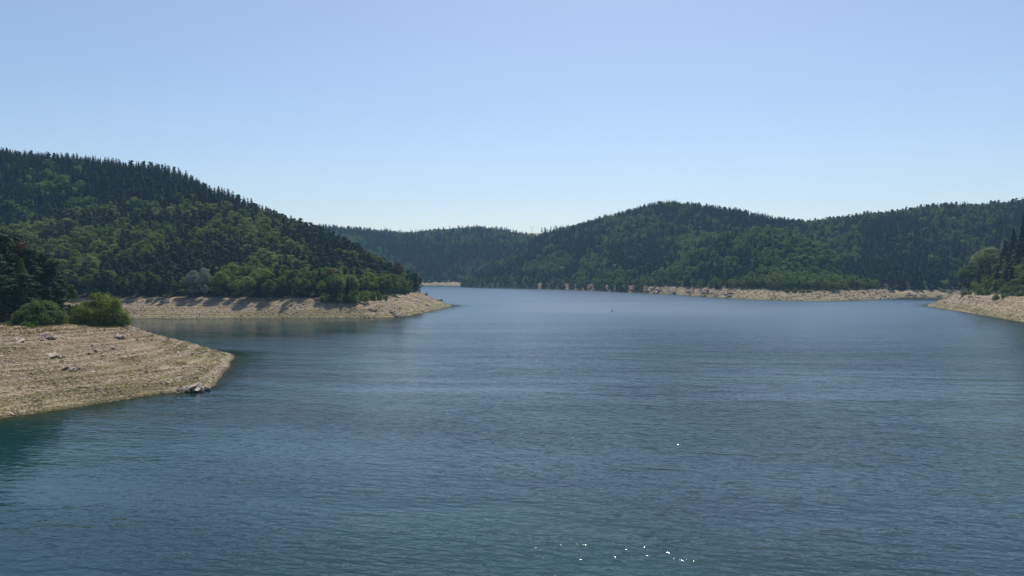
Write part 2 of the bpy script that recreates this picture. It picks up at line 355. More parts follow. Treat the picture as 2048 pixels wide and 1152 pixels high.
F = Land('right_bank', shoreF, innerF, ZH, [(*W(2060, 520, 440, 0), False), (*W(1990, 560, 445, 0), False), (*W(2200, 450, 450, 0), False), (*W(2500, 420, 450, 0), False)],
         (150, 640, 140, 600), 1.6, rough=.4, wob=1.0, terr=.12, hill=1.0, seed=6)
lands = [A, B, Cc, D, E, F]
matg = {'A': ground_mat('near_bank_ground', 10.5, fine=1.0), 'B': ground_mat('headland_ground', ZH, fine=.7),
        'C': ground_mat('far_hill_ground', ZH, fine=.4), 'D': ground_mat('wooded_hill_ground', 6.3, tan=(.31, .225, .155), fine=.4),
        'E': ground_mat('back_hill_ground', 5, tan=(.30, .21, .155), fine=.4), 'F': ground_mat('right_bank_ground', 8.3, tan=(.34, .26, .175), fine=.6)}
for L_, k in zip(lands, 'ABCDEF'): L_.build(matg[k])

# far meadow beyond the gap
def meadow():
    m = NT('meadow_grass'); n = m.noise(m.pos(), .08); mat = m.done(m.principled(m.mix(n, (.16, .22, .06), (.26, .28, .11)), .9))
    x, y = np.meshgrid(np.linspace(-250, 420, 40), np.linspace(1600, 1900, 20))
    z = 113.0 - ((y - 1790) / 60) ** 2 * 1.6 + 2 * fbm(x / 60, y / 60, 9) + np.where(x > 90, (x - 90) * .05, 0) - np.abs(x - 60) * .02
    z = np.maximum(z, 20); idx = np.arange(800).reshape(20, 40)
    Fm = np.c_[idx[:-1, :-1].ravel(), idx[:-1, 1:].ravel(), idx[1:, 1:].ravel(), idx[1:, :-1].ravel()]
    tag(put('meadow', mesh_np('meadow', np.c_[x.ravel(), y.ravel(), z.ravel()], Fm, mat, True)), kind='structure')
meadow()

# water
def water():
    xs = np.unique(np.r_[np.arange(-1000, -280, 24), np.arange(-280, 700, 2.5), np.arange(700, 1010, 24)])
    ys = np.unique(np.r_[np.arange(-60, 90, 6), np.arange(90, 720, 2.5), np.arange(720, 1300, 10)])
    X, Y = np.meshgrid(xs, ys); sh = np.zeros(X.shape)
    for L_, sc in ((A, 1.3), (B, 1.3), (F, 1.3), (D, 1.0)):
        inb = (X > L_.x0) & (X < L_.x0 + L_.res * (L_.nx - 1)) & (Y > L_.y0) & (Y < L_.y0 + L_.res * (L_.ny - 1))
        z, _, ds = L_.at(X.ravel(), Y.ravel()); z = z.reshape(X.shape)
        sh = np.maximum(sh, np.where(inb, np.exp(np.minimum(z, 0) / sc * 1.5), 0))
    idx = np.arange(X.size).reshape(X.shape)
    Fm = np.c_[idx[:-1, :-1].ravel(), idx[:-1, 1:].ravel(), idx[1:, 1:].ravel(), idx[1:, :-1].ravel()]
    me = mesh_np('water', np.c_[X.ravel(), Y.ravel(), np.zeros(X.size)], Fm, water_mat(), True)
    at = me.attributes.new('shallow', 'FLOAT', 'POINT'); at.data.foreach_set('value', np.where(sh < .06, 0, sh).astype(np.float32).ravel())
    calm = np.clip(gauss(X, Y, -64, 82, 34, 36) + gauss(X, Y, -150, 275, 130, 62) + .7 * gauss(X, Y, 280, 300, 90, 70) + .6 * gauss(X, Y, 350, 600, 120, 60) + .6 * np.exp(-(np.abs(sdist(shoreB, X, Y)) / 18) ** 2) + .5 * np.exp(-(np.abs(sdist(shoreA, X, Y)) / 9) ** 2), 0, 1)
    at = me.attributes.new('calm', 'FLOAT', 'POINT'); at.data.foreach_set('value', calm.astype(np.float32).ravel())
    tag(put('water', me), kind='structure')
water()
lb = NT('lakebed_mud'); lbm = lb.done(lb.principled((.10, .09, .05), .95))
tag(put('lakebed', mesh_np('lakebed', [(-1000, -60, -4.2), (1000, -60, -4.2), (1000, 1900, -4.2), (-1000, 1900, -4.2)], [(0, 1, 2, 3)], lbm)), kind='structure')

# ------------------------------------------------------------------ tree meshes (unit height)
def diamonds(c, d, n, ln, wd):
    d = d / np.linalg.norm(d, axis=1, keepdims=True); s = np.cross(d, n); s /= np.maximum(np.linalg.norm(s, axis=1, keepdims=True), 1e-6)
    ln = np.asarray(ln).reshape(-1, 1) * .5; wd = np.asarray(wd).reshape(-1, 1) * .5
    V = np.stack([c - d * ln, c + s * wd, c + d * ln, c - s * wd], 1).reshape(-1, 3)
    return V, np.arange(len(V)).reshape(-1, 4)
def rdir(r, n):
    v = r.normal(size=(n, 3)); return v / np.linalg.norm(v, axis=1, keepdims=True)
def spruce_mesh(seed, K=16, nb=8, nq=4, R0=.17, base=.10):
    r = np.random.default_rng(seed); cs, ds, ns, ls = [], [], [], []
    for k in range(K):
        t = (k + r.random() * .5) / K; z = base + (1 - base) * t ** .92
        rad = R0 * (1 - t) ** .8 * r.uniform(.8, 1.15) + .012
        for a in np.arange(nb) * 2 * math.pi / nb + r.random() * 6.3:
            a += r.normal() * .2; rr = rad * r.uniform(.65, 1.2)
            for q in range(nq):
                s = (q + .6) / nq; u = np.array([math.cos(a), math.sin(a), 0]) 
                side = np.array([-u[1], u[0], 0]) * r.normal() * .5
                cs.append(u * rr * s + side * rr * .25 + np.array([0, 0, z - .35 * rr * s ** 1.5 + r.normal() * .006]))
                ds.append(u + side + np.array([0, 0, -.35 + r.normal() * .2])); ns.append(np.array([0, 0, 1]) + u * .5 + r.normal(size=3) * .3)
                ls.append((.045 + rr * .42) * r.uniform(.8, 1.2))
    # leader
    for i in range(5):
        cs.append(np.array([0, 0, .965 + .008 * i])); ds.append(np.array([r.normal() * .2, r.normal() * .2, 1])); ns.append(rdir(r, 1)[0]); ls.append(.05)
    ls = np.array(ls); return diamonds(np.array(cs), np.array(ds), np.array(ns), ls, ls * .5)
def cluster(r, c, rad, n, sz, flat=1.0, up=.3):
    v = rdir(r, n); v[:, 2] = np.where(v[:, 2] < -.4, -v[:, 2], v[:, 2])
    p = c + v * rad * r.uniform(.55, 1.05, (n, 1)) * np.array([1, 1, flat])
    nn = v + r.normal(size=(n, 3)) * .38 + np.array([0, 0, up]); d = np.cross(nn, rdir(r, n))
    return p, d, nn, sz * r.uniform(.6, 1.3, n)
def merge(parts):
    p, d, n, l = [np.concatenate([q[i] for q in parts]) for i in range(4)]
    return diamonds(p, d, n, l, l * .62)
def pine_mesh(seed, ncl=20, n=55, sz=.05, low=.3):
    r = np.random.default_rng(seed); parts = []
    for i in range(ncl):
        t = low + (1 - low) * (i + .5) / ncl; a = r.random() * 6.3
        off = .17 * math.sin(min(1, (1.03 - t) / (1 - low) * 1.15) * 1.5) * r.uniform(.45, 1.15)
        parts.append(cluster(r, np.array([math.cos(a) * off, math.sin(a) * off, t * .95]), r.uniform(.055, .10), n, sz, .45))
    parts.append(cluster(r, np.array([0, 0, .93]), .05, n // 2, sz * .8, 1.2))
    return merge(parts)
def broad_mesh(seed, ncl=26, n=60, sz=.055, low=.12, rx=.27, top=1.0):
    r = np.random.default_rng(seed); parts = []; cz = (top + low) / 2; rz = (top - low) / 2 - .07
    k = r.uniform(.8, 1.2, 2)
    for i in range(ncl):
        v = rdir(r, 1)[0]; v[2] = abs(v[2]) if r.random() < .35 else v[2]
        c = np.array([v[0] * rx * k[0], v[1] * rx * k[1], cz + v[2] * rz]) * np.array([1, 1, 1]) * 1.0
        c[:2] *= r.uniform(.5, 1.05)
        parts.append(cluster(r, c, r.uniform(.07, .14), n, sz, .8))
    parts.append(cluster(r, np.array([0, 0, cz]), .2, n, sz * 1.6, 1.3))
    return merge(parts)
def trunk_mesh(seed, r0=.016, top=.9, limbs=5, limb_low=.35):
    r = np.random.default_rng(seed); V, Fq = [], []
    def tube(a, b, ra, rb, k=6):
        a, b = np.array(a, float), np.array(b, float); d = b - a; d /= np.linalg.norm(d)
        s = np.cross(d, [0.3, .9, .2]); s /= np.linalg.norm(s); u = np.cross(d, s); o = len(V)
        for c, q in ((a, ra), (b, rb)):
            for i in range(k):
                t = i * 2 * math.pi / k; V.append(c + (s * math.cos(t) + u * math.sin(t)) * q)
        for i in range(k): Fq.append((o + i, o + (i + 1) % k, o + k + (i + 1) % k, o + k + i))
    pts = [np.array([0, 0, -.04])]
    for i in range(1, 6): pts.append(np.array([r.normal() * .008 * i * .5, r.normal() * .008 * i * .5, top * i / 5]))
    for i in range(5): tube(pts[i], pts[i + 1], r0 * (1.15 - i * .2), r0 * (1.15 - (i + 1) * .2) + .001)
    for i in range(limbs):
        t = limb_low + (.85 - limb_low) * i / max(limbs - 1, 1); a = r.random() * 6.3; z = t * top
        tube((0, 0, z), (math.cos(a) * .13, math.sin(a) * .13, z + .07), r0 * .4, r0 * .12, 4)
    return np.array(V), np.array(Fq)
def mk(name, vf, mat): return mesh_np(name, vf[0], vf[1], mat)
MESH = {
 'spruce': [mk('spruce_crown', spruce_mesh(s, R0=rr), M['spruce']) for s, rr in ((1, .17), (2, .15), (3, .19), (4, .16), (5, .21))],
 'pine': [mk('pine_crown', pine_mesh(10 + s, low=lo), M['pine']) for s, lo in ((0, .3), (1, .25), (2, .38), (3, .3))],
 'broad': [mk('broadleaf_crown', broad_mesh(20 + s, rx=rx), M['broad']) for s, rx in ((0, .27), (1, .32), (2, .24), (3, .30), (4, .36), (5, .28))]}
HI = {'spruce': mk('spruce_crown_fine', spruce_mesh(31, 26, 11, 6, .18), M['spruce']),
      'pine': [mk('pine_crown_fine', pine_mesh(32 + i, 44, 130, .026, .12), M['pine']) for i in range(4)],
      'broad': mk('broadleaf_crown_fine', broad_mesh(35, 50, 130, .03), M['broad'])}
TR = {'spruce': mk('spruce_trunk', trunk_mesh(1, .013, .93, 3), M['bark']), 'pine': mk('pine_trunk', trunk_mesh(2, .015, .88, 7), M['bark']),
      'broad': mk('broadleaf_trunk', trunk_mesh(3, .016, .75, 7, .3), M['bark'])}

KN = {'spruce': 'spruce_tree', 'pine': 'pine_tree', 'broad': 'broadleaf_tree'}
KC = {'spruce': 'spruce', 'pine': 'pine', 'broad': 'broadleaf tree'}
def add_tree(kind, x, y, z, h, label, group, crown=None, rz=0.0, wide=1.0, name=None, cat=None, trunk=True):
    e = bpy.data.objects.new(name or KN[kind], None); C.objects.link(e); e.empty_display_size = .2
    e.location = (x, y, z - .15); e.rotation_euler = (0, 0, rz); e.scale = (h * wide, h * wide, h)
    tag(e, label, cat or 'tree', group)
    if trunk: put('trunk', TR[kind], e)
    cr = put('crown', crown, e)
    return e, cr

# ------------------------------------------------------------------ forest: positions
def scatter(L_, s, bb=None, dmin=1.5):
    x0, x1 = L_.x0 + 2, L_.x0 + (L_.nx - 1) * L_.res - 2; y0, y1 = L_.y0 + 2, L_.y0 + (L_.ny - 1) * L_.res - 2
    if bb: x0, x1, y0, y1 = bb
    X, Y = np.meshgrid(np.arange(x0, x1, s), np.arange(y0, y1, s)); X = X.ravel() + rng.uniform(-.48, .48, X.size) * s; Y = Y.ravel() + rng.uniform(-.48, .48, Y.size) * s
    z, di, ds = L_.at(X, Y); k = di > dmin; return X[k], Y[k], z[k], di[k]
trees = []     # x y z di h kind land
def forest(code, L_, s, pc, hfun, bb=None, dmin=1.5, extra=None):
    x, y, z, di = scatter(L_, s, bb, dmin); px, py = proj(x, y, z + 10)
    ok = (px > -260) & (px < 2320)
    if extra is not None: ok &= extra(x, y, px, py, z, di)
    x, y, z, di, px, py = [q[ok] for q in (x, y, z, di, px, py)]
    kc, kp = pc(x, y, z, di, px, py); u = rng.random(len(x)); kind = np.where(u < kc, 0, np.where(u < kc + kp, 1, 2))
    h = hfun(x, y, z, di, px, py, kind) * rng.uniform(.78, 1.18, len(x))
    for i in range(len(x)): trees.append((x[i], y[i], z[i], di[i], h[i], int(kind[i]), code, px[i], py[i]))
def pcB(x, y, z, di, px, py):
    n = fbm(x / 45, y / 45, 31, 3) * 2; up = sstep(45, 75, z + n * 18)
    dec = np.clip(.25 + 2.0 * n, .03, .92) * (1 - up * .97)
    dec = np.maximum(dec, .9 * np.exp(-((px - 350 - (py - 400)) / 110) ** 2 - ((py - 415) / 16) ** 2))
    dec = np.maximum(dec, .95 * np.exp(-((px - 105) / 55) ** 2 - ((py - 362) / 16) ** 2))
    con = 1 - dec; sp = np.where(z > 50, .95, .35) * con; return sp, con - sp
hB = lambda x, y, z, di, px, py, k: np.where(k == 2, 11.5, 13.0) * (.88 + .12 * sstep(2, 25, di)) * (1 - .22 * sstep(75, 110, z)) * np.where((px > 760) & (k == 0), .9, 1.0)
forest('B', B, 4.7, pcB, hB, (-560, -30, 350, 800), dmin=.2, extra=lambda x, y, px, py, z, di: ~((di < 7) & (px > 370) & (px < 465)))
def pcC(x, y, z, di, px, py):
    n = fbm(x / 60, y / 60, 41, 3) * 2; dec = np.clip(.20 + 1.6 * n, .02, .9)
    dec = np.maximum(dec, .7 * np.exp(-((px - 925) / 40) ** 2 - ((py - 470) / 18) ** 2)); con = 1 - dec; return con * .85, con * .15
forest('C', Cc, 6.0, pcC, lambda x, y, z, di, px, py, k: np.where(k == 2, 11., 14.5) + 0 * x, (-430, 250, 1235, 1540), extra=lambda x, y, px, py, z, di: (px > 560) & (px < 1160), dmin=-3)
def pcD(x, y, z, di, px, py):
    n = fbm(x / 50, y / 50, 51, 3) * 2; dec = np.clip(.40 + 2.2 * n, .04, .95)
    dec *= np.where(py < 430, .35, 1); dec = np.where((px < 1000) & (py < 555), dec * .4, dec)
    sp_ = sstep(0, 22, py - (438 + (px - 1500) * .40)) * sstep(1490, 1600, px)
    spur = (px > 1475) & (y < 835); dec = np.where(spur, np.maximum(dec, .95 * sstep(1470, 1560, px)), dec); dec = np.where((px > 1490) & ~spur, dec * .25, dec); sp_ = 0
    dec = np.maximum(dec, .96 * sp_); dec = np.maximum(dec, .75 * np.exp(-((px - 1300) / 70) ** 2 - ((py - 450) / 22) ** 2))
    dec = np.where((py > 548) & (px < 1700), np.maximum(dec, .6), dec)
    con = 1 - dec; return con * .8, con * .2
forest('D', D, 5.4, pcD, lambda x, y, z, di, px, py, k: np.where(k == 2, 10.5, 13.) * np.where(px > 1600, .95, 1) * (.7 + .3 * sstep(2, 20, di)), (-80, 450, 550, 1230), dmin=-5,
       extra=lambda x, y, px, py, z, di: (di > 1.5) | ((px < 1275) & (z > .5) & (vnoise(x / 16, y / 40, 77) > .02) & ((px < 0) | np.concatenate([np.abs(px[:, None] - np.array([[976, 1031, 1075, 1115, 1133, 1179, 1214, 1265]])).min(1) > 4]))))
def open_rock(px_):                         # no overhanging trees in front of the waterside rocks
    o = np.ones(len(px_), bool)
    for c, w in ((970, 5), (983, 7), (1031, 7), (1075, 5), (1115, 6), (1133, 9), (1179, 16), (1214, 8), (1265, 16)): o &= np.abs(px_ - c) > w * .5
    return o
def pcE(x, y, z, di, px, py):
    n = fbm(x / 55, y / 55, 61, 3) * 2; dec = np.clip(.10 + 1.5 * n, .02, .9); dec = np.where((px < 1720) & (py < 520), np.maximum(dec, .5), dec * np.where((px < 1840) & (py > 435), .2, 1.0))
    dec = np.maximum(dec, .8 * np.exp(-((px - 1960) / 50) ** 2 - ((py - 412) / 14) ** 2)); con = 1 - dec; return con * .5, con * .5
forest('E', E, 5.6, pcE, lambda x, y, z, di, px, py, k: np.where(k == 2, 10.5, 12.5) + 0 * x, (260, 820, 645, 1080))
def pcF(x, y, z, di, px, py):
    dec = np.where((px < 2015), .8, .45) + 0 * x; con = 1 - dec; return con * .7, con * .3
forest('F', F, 4.6, pcF, lambda x, y, z, di, px, py, k: np.where(k == 2, 10., 16.) * (.55 + .45 * sstep(4, 30, di)), (205, 620, 330, 568), dmin=5)
forest('D', D, 2.9, lambda x, y, z, di, px, py: (0 * x + .15, 0 * x + .15), lambda x, y, z, di, px, py, k: 5.5 + 0 * x, (-80, 150, 700, 1180), dmin=-8,
       extra=lambda x, y, px, py, z, di: (di < 2.5) & (px < 1285) & (z > .25) & (vnoise(x / 9, y / 30, 78) > .08) & open_rock(proj(x, y, z)[0]))
xs = rng.uniform(40, 300, 60); ys = rng.uniform(1770, 1800, 60)   # trees behind the meadow gap
for x, y in zip(xs, ys):
    if 70 < x: trees.append((x, y, 117 + (x - 90) * .05, 20, rng.uniform(9, 15), 0 if rng.random() < .5 else 1, 'G', *proj(x, y, 120)))
T = np.array([t[:5] for t in trees]); TK = np.array([t[5] for t in trees]); TC = np.array([t[6] for t in trees])
# what of each tree shows in the picture
D_ = T[:, 1]; px, ptop = proj(T[:, 0], T[:, 1], T[:, 2] + T[:, 4]); _, pbot = proj(T[:, 0], T[:, 1], T[:, 2])
order = np.argsort(D_); buf = np.full(2600, 1152.0); vis = np.zeros(len(T))
for i in order:
    w = max(1.0, T[i, 4] * .15 * FPX / D_[i]); a, b = int(px[i] - w), int(px[i] + w) + 1
    if b < 0 or a > 2048: continue
    a = max(a, 0); m_ = buf[a:b + 1].mean() if b > a else 0
    vh = min(m_, pbot[i]) - ptop[i]
    if vh > 0: vis[i] = vh * 2 * w * (1.0 if 6 < px[i] < 2042 else 0.2)
    cw = max(a, int(px[i] - w * .6)); cb = int(px[i] + w * .6) + 1
    buf[cw:cb + 1] = np.minimum(buf[cw:cb + 1], ptop[i] + (pbot[i] - ptop[i]) * .15)
# ------------------------------------------------------------------ single trees: the 300 of each kind that show largest
def where(c, px_, py_, di, crest):
    """row and zone of a tree, said with things one can find in the picture"""
    if c == 'B':
        row = 'in the first row' if di < 12 else 'on the lower slope' if py_ > 505 else 'just below mid slope' if py_ > 462 else 'at mid slope' if py_ > 415 else 'on the upper slope' if py_ > 355 else 'near the crest'
        for lim, zone in ((140, 'over the left edge pines'), (280, 'over the wide near bush'), (370, 'left of the silvery trees'), (465, 'above the silvery trees'), (560, 'right of the silvery trees'),
                          (640, 'left of the bright bush row'), (700, 'above the bright bush row'), (765, 'over the last bright bushes'), (9999, 'near the headland tip')):
            if px_ < lim: return (row if not crest else 'on the crest against the sky'), zone
    if c == 'D':
        row = 'at the waterside foot' if di < 16 else 'on the slope' if py_ > 445 else 'on the crest'
        for lim, zone in ((1150, 'of the round hill, left end'), (1350, 'of the round hill by the pinkish rocks'), (1560, 'of the round hill, its middle'), (9999, 'of the round hill, bright spur')):
            if px_ < lim: return row, zone
    if c == 'E':
        return ('at the foot' if di < 16 else 'on the slope' if py_ > 440 else 'on the crest'), ('of the dark hill behind the inlet' if px_ > 1750 else 'of the dark hill, beside the round hill')
    if c == 'F': return 'on the right bank,', 'in the wood behind the bushes'
    if c == 'G': return 'by the pale meadow', 'in the gap between the far hills'
    return 'on the hazy hill', 'at the far end of the lake'
LOOK = {0: 'pointed spruce', 1: 'rounded dark pine', 2: 'broadleaf tree'}
chosen = np.zeros(len(T), bool); KS = ['spruce', 'pine', 'broad']
for k in range(3):
    HM = [T[TK == q, 4].mean() for q in range(3)]
    idx = np.where((TK == k) & (vis > 0))[0]; idx = idx[np.argsort(-vis[idx])][:(300, 285, 290)[k]]; chosen[idx] = True
    for i in idx:
        x, y, z, di, h = T[i]; c = TC[i]; row, zone = where(c, px[i], ptop[i] * .5 + pbot[i] * .5, di, ptop[i] - buf[int(min(max(px[i], 0), 2047))] < 7)
        wd = rng.uniform(.85, 1.2); size = 'tall ' if h > HM[k] * 1.12 else 'short ' if h < HM[k] * .86 else ''; size += 'slim ' if wd < .94 else 'broad ' if wd > 1.12 else ''
        lab = f'{size}{LOOK[k]} {row}{"" if row.endswith(",") or c != "B" else ","} {zone}'
        me = MESH[KS[k]][rng.integers(len(MESH[KS[k]]))] if y > 420 or k != 2 else HI['broad']
        add_tree(KS[k], x, y, z, h, lab, lab.replace('spruce', 'spruces').replace(' pine', ' pines').replace('tree', 'trees', 1), me, rng.uniform(0, 6.3), wd)

# ------------------------------------------------------------------ the rest of each kind: one object with instances
def protos(k):
    seen = {}
    for o in C.objects:
        if o.type == 'MESH' and o.name.startswith('crown') and o.data in MESH[k] and o.data not in seen: seen[o.data] = o
    tr = next(o for o in C.objects if o.type == 'MESH' and o.data == TR[k]); return list(seen.values()), tr
def forest_object(k, ki, name, label):
    idx = np.where((TK == ki) & ~chosen)[0]; cr, tr = protos(k); n = len(idx)
    me = bpy.data.meshes.new(name); me.vertices.add(n); me.vertices.foreach_set('co', (T[idx][:, :3] - [0, 0, .15]).astype(np.float32).ravel())
    h = T[idx][:, 4]; w = rng.uniform(.85, 1.2, n)
    a = me.attributes.new('size', 'FLOAT_VECTOR', 'POINT'); a.data.foreach_set('vector', np.c_[h * w, h * w, h].astype(np.float32).ravel())
    a = me.attributes.new('turn', 'FLOAT_VECTOR', 'POINT'); a.data.foreach_set('vector', np.c_[rng.normal(0, .03, n), rng.normal(0, .03, n), rng.uniform(0, 6.3, n)].astype(np.float32).ravel())
    a = me.attributes.new('variant', 'INT', 'POINT'); a.data.foreach_set('value', rng.integers(0, len(cr), n).astype(np.int32))
    o = put(name, me); tag(o, label, 'wood', kind='stuff')
    g = bpy.data.node_groups.new(name, 'GeometryNodeTree'); g.interface.new_socket('Geometry', in_out='INPUT', socket_type='NodeSocketGeometry'); g.interface.new_socket('Geometry', in_out='OUTPUT', socket_type='NodeSocketGeometry')
    N = g.nodes; L = g.links; gi = N.new('NodeGroupInput'); go = N.new('NodeGroupOutput'); jo = N.new('GeometryNodeJoinGeometry'); iop = N.new('GeometryNodeInstanceOnPoints')
    for c in cr:
        a = N.new('GeometryNodeObjectInfo'); a.inputs['Object'].default_value = c; b = N.new('GeometryNodeObjectInfo'); b.inputs['Object'].default_value = tr
        j = N.new('GeometryNodeJoinGeometry'); L.new(a.outputs['Geometry'], j.inputs[0]); L.new(b.outputs['Geometry'], j.inputs[0])
        gt = N.new('GeometryNodeGeometryToInstance'); L.new(j.outputs[0], gt.inputs[0]); L.new(gt.outputs[0], jo.inputs[0])
    def named(nm, dt):
        q = N.new('GeometryNodeInputNamedAttribute'); q.data_type = dt; q.inputs['Name'].default_value = nm; return q.outputs[0]
    L.new(gi.outputs[0], iop.inputs['Points']); L.new(jo.outputs[0], iop.inputs['Instance']); iop.inputs['Pick Instance'].default_value = True
    L.new(named('variant', 'INT'), iop.inputs['Instance Index']); L.new(named('turn', 'FLOAT_VECTOR'), iop.inputs['Rotation']); L.new(named('size', 'FLOAT_VECTOR'), iop.inputs['Scale'])
    L.new(iop.outputs[0], go.inputs[0]); md = o.modifiers.new('forest', 'NODES'); md.node_group = g
forest_object('spruce', 0, 'spruce_forest', 'dark green spruce wood covering the hills round the lake')
forest_object('pine', 1, 'pine_forest', 'dark pines mixed into the wooded hills round the lake')
forest_object('broad', 2, 'broadleaf_forest', 'lighter green broadleaf wood in patches on the hills')

# ------------------------------------------------------------------ notable single trees and bushes
def gz(L_, x, y): return float(L_.at(x, y)[0][0])
def at_px(L_, px_, D0):
    x = (px_ - 1024) / FPX * D0; return x, D0, gz(L_, x, D0)
pines = [(-40, 176, 455), (4, 180, 452), (-10, 170, 500), (32, 190, 462), (58, 182, 492), (84, 190, 500), (106, 184, 516), (122, 191, 548), (-60, 190, 440), (18, 176, 530), (70, 178, 560), (96, 179, 575)]
PL = ['hidden', 'tallest dark pine at the left edge, above the withered rust-red one', 'dark pine cut by the left edge of the picture', 'pine whose top rises just behind the withered rust-red pine',
      'dark pine standing right of the withered rust-red one', 'pine in the middle of the dark clump on the left', 'second last pine on the right of the dark clump', 'last and lowest pine on the right side of the dark clump',
      'hidden', 'low pine filling the clump below the withered rust-red one', 'lower pine behind the taller grey-green shrub', 'small pine at the right foot of the dark clump']
for i, (px_, d, ty) in enumerate(pines):
    x, y, z = at_px(A, px_, d); h = CAM_H + (546 - ty) / FPX * d - z
    if PL[i] == 'hidden': continue
    add_tree('pine', x, y, z, h, PL[i], 'pines in the clump at the left edge', HI['pine'][i % 4], i * 1.3, 1.25)
x, y, z = at_px(A, 42, 182); rm = HI['pine'][0].copy(); rm.materials[0] = M['rust']; rm.name = 'withered_crown'
add_tree('pine', x, y, z + .2, CAM_H + (546 - 482) / FPX * 182 - z, 'withered rust-red pine among the dark pines at the left edge', None, rm, 2, .75, name='dead_pine_tree')
def shaded(vf, mat, name): return mesh_np(name, vf[0], vf[1], mat)
def bushy(seed, mat, ncl=40, n=160, sz=.05, rx=.75, flat=.8):     # unit-height wide bush
    r = np.random.default_rng(seed); parts = []
    for i in range(ncl):
        v = rdir(r, 1)[0]; v[2] = abs(v[2]); q = r.uniform(.55, .9)
        c = np.array([v[0] * rx * q, v[1] * rx * q, v[2] * .75 * q * r.uniform(.85, 1.1)])
        c[2] *= 1 - .35 * max(0, math.sin(c[0] * 3.1 + seed)); parts.append(cluster(r, c, r.uniform(.10, .24), n, sz, .9, .5))
        if i % 4 == 0: parts.append(cluster(r, c * np.array([1.08, 1.08, 1.0]) + np.array([0, 0, .13]), .06, n // 5, sz * .8, 1.8, .2))
    vf = merge(parts); vf[0][:, 2] = np.maximum(vf[0][:, 2], -.04)
    return mesh_np('bush_foliage', vf[0], vf[1], mat)
BM = {'a': bushy(50, M['bush']), 'b': bushy(51, M['bush'], rx=.6), 'c': bushy(52, M['bush_grey']), 'd': bushy(53, M['bush_grey'], rx=.6), 'small': bushy(54, M['bush'], 16, 60, .1),
      'big': bushy(55, M['bush'], 110, 200, .042, .8), 'bigc': bushy(56, M['bush_grey'], 100, 190, .044, .8)}
stems = mesh_np('stems', *trunk_mesh(9, .03, .5, 7, .1), M['bark'])
def bush(L_, pxc, d, pw, ph, key, label, group=None, name='bush', aspect=1.5):
    x, y, z = at_px(L_, pxc, d); w = pw / FPX * d; h = ph / FPX * d
    e = bpy.data.objects.new(name, None); C.objects.link(e); e.location = (x, y, z - .1); e.rotation_euler = (0, 0, pxc * .7)
    s = w / aspect / 1.06; e.scale = (s, s, h); tag(e, label, 'bush', group); put('foliage', BM[key], e); put('stems', stems, e); return e
bush(A, 78, 164, 118, 64, 'bigc', 'large grey-green bush in front of the dark pines on the near bank', aspect=1.75)
bush(A, 78, 173, 52, 56, 'c', 'taller leafy shrub rising out of the back of the grey-green bush')
bush(A, 200, 171, 126, 88, 'big', 'largest bright green bush, wide and round, on the near bank', aspect=1.75)
bush(A, 240, 174, 46, 52, 'b', 'olive bush leaning on the right side of the wide bright bush', aspect=1.3)
bush(A, 168, 184, 62, 60, 'b', 'bright bush crowding the left shoulder of the wide bright bush')
bush(A, 141, 188, 34, 38, 'c', 'thin greyish bush on the mound between the two large bushes')
bush(A, 0, 172, 40, 50, 'd', 'green bush cut by the left edge of the picture')
bush(A, 240, 176, 20, 16, 'small', 'small low shrub at the foot of the wide bright bush')
x, y, z = at_px(A, 144, 185); add_tree('broad', x, y, z, 9.0, 'thin light green sapling standing between the two large bushes', None, MESH['broad'][2], 1, .55, name='sapling')
def small_tree(L_, pxc, d, pw, ph, kind, mat, label, me=None, name=None, group=None):
    x, y, z = at_px(L_, pxc, d); h = ph / FPX * d; me = (me or HI['broad']).copy(); me.materials[0] = mat
    return add_tree(kind, x, y, z, h, label, group, me, pxc, pw / ph / .6, name=name)
x, y, z = at_px(A, 48, 171); add_tree('pine', x, y, z, CAM_H + (546 - 542) / FPX * 171 - z, 'dark pine in front of the withered rust-red and the yellow-green tree', None, HI['pine'][1], 4, 1.5)
small_tree(A, 43, 175, 22, (650 - 524) / FPX * FPX, 'broad', M['lime'], 'slim yellow-green tree just below the withered rust-red crown', name='yellow_green_tree')
# along the headland
def dB(pxc, off=2.0):                       # distance just inside the wood edge
    for d in np.arange(340, 520, 1.0):
        x = (pxc - 1024) / FPX * d; zz, di, ds = B.at(x, d)
        if di[0] > off: return d
    return 500
small_tree(B, 386, dB(386), 30, 56, 'broad', M['silver'], 'silvery grey-leaved tree, left one of the pale pair at the wood edge', name='silver_tree')
small_tree(B, 408, dB(408), 24, 62, 'broad', M['silver'], 'silvery grey-leaved tree, right one of the pale pair at the wood edge', name='silver_tree')
small_tree(B, 441, dB(441), 40, 52, 'broad', M['bush'], 'light green round tree just right of the silvery pair')
small_tree(B, 660, dB(660, 9), 26, 55, 'broad', M['rust'], 'reddish-brown withered tree behind the bright bushes of the headland', name='withered_tree')
small_tree(B, 795, dB(795, 6), 26, 62, 'broad', M['rust'], 'reddish withered tree near the tip of the headland wood', name='withered_tree')
hb = [(655, 34, 24, 'a', 'leftmost of the bright bushes along the headland wood'), (683, 40, 28, 'b', 'rounded bright bush second from left in the headland row'),
      (704, 30, 40, 'b', 'tallest bright bush of the headland row, standing behind it'), (722, 46, 30, 'a', 'widest bright bush in the headland row'),
      (745, 26, 26, 'b', 'bright bush at the right end of the headland row'), (757, 18, 22, 'd', 'dark small bush just past the bright headland row'),
      (768, 17, 14, 'c', 'lone low bush on the bare bank of the headland'), (806, 16, 13, 'c', 'low grey-green bush below the withered tree near the tip'),
      (815, 14, 18, 'b', 'light bush between the low bush and the headland tip'), (846, 8, 10, 'small', 'tiny pale bush at the last trees of the headland'),
      (852, 13, 10, 'd', 'isolated dark bush on the ridge of the headland tip')]
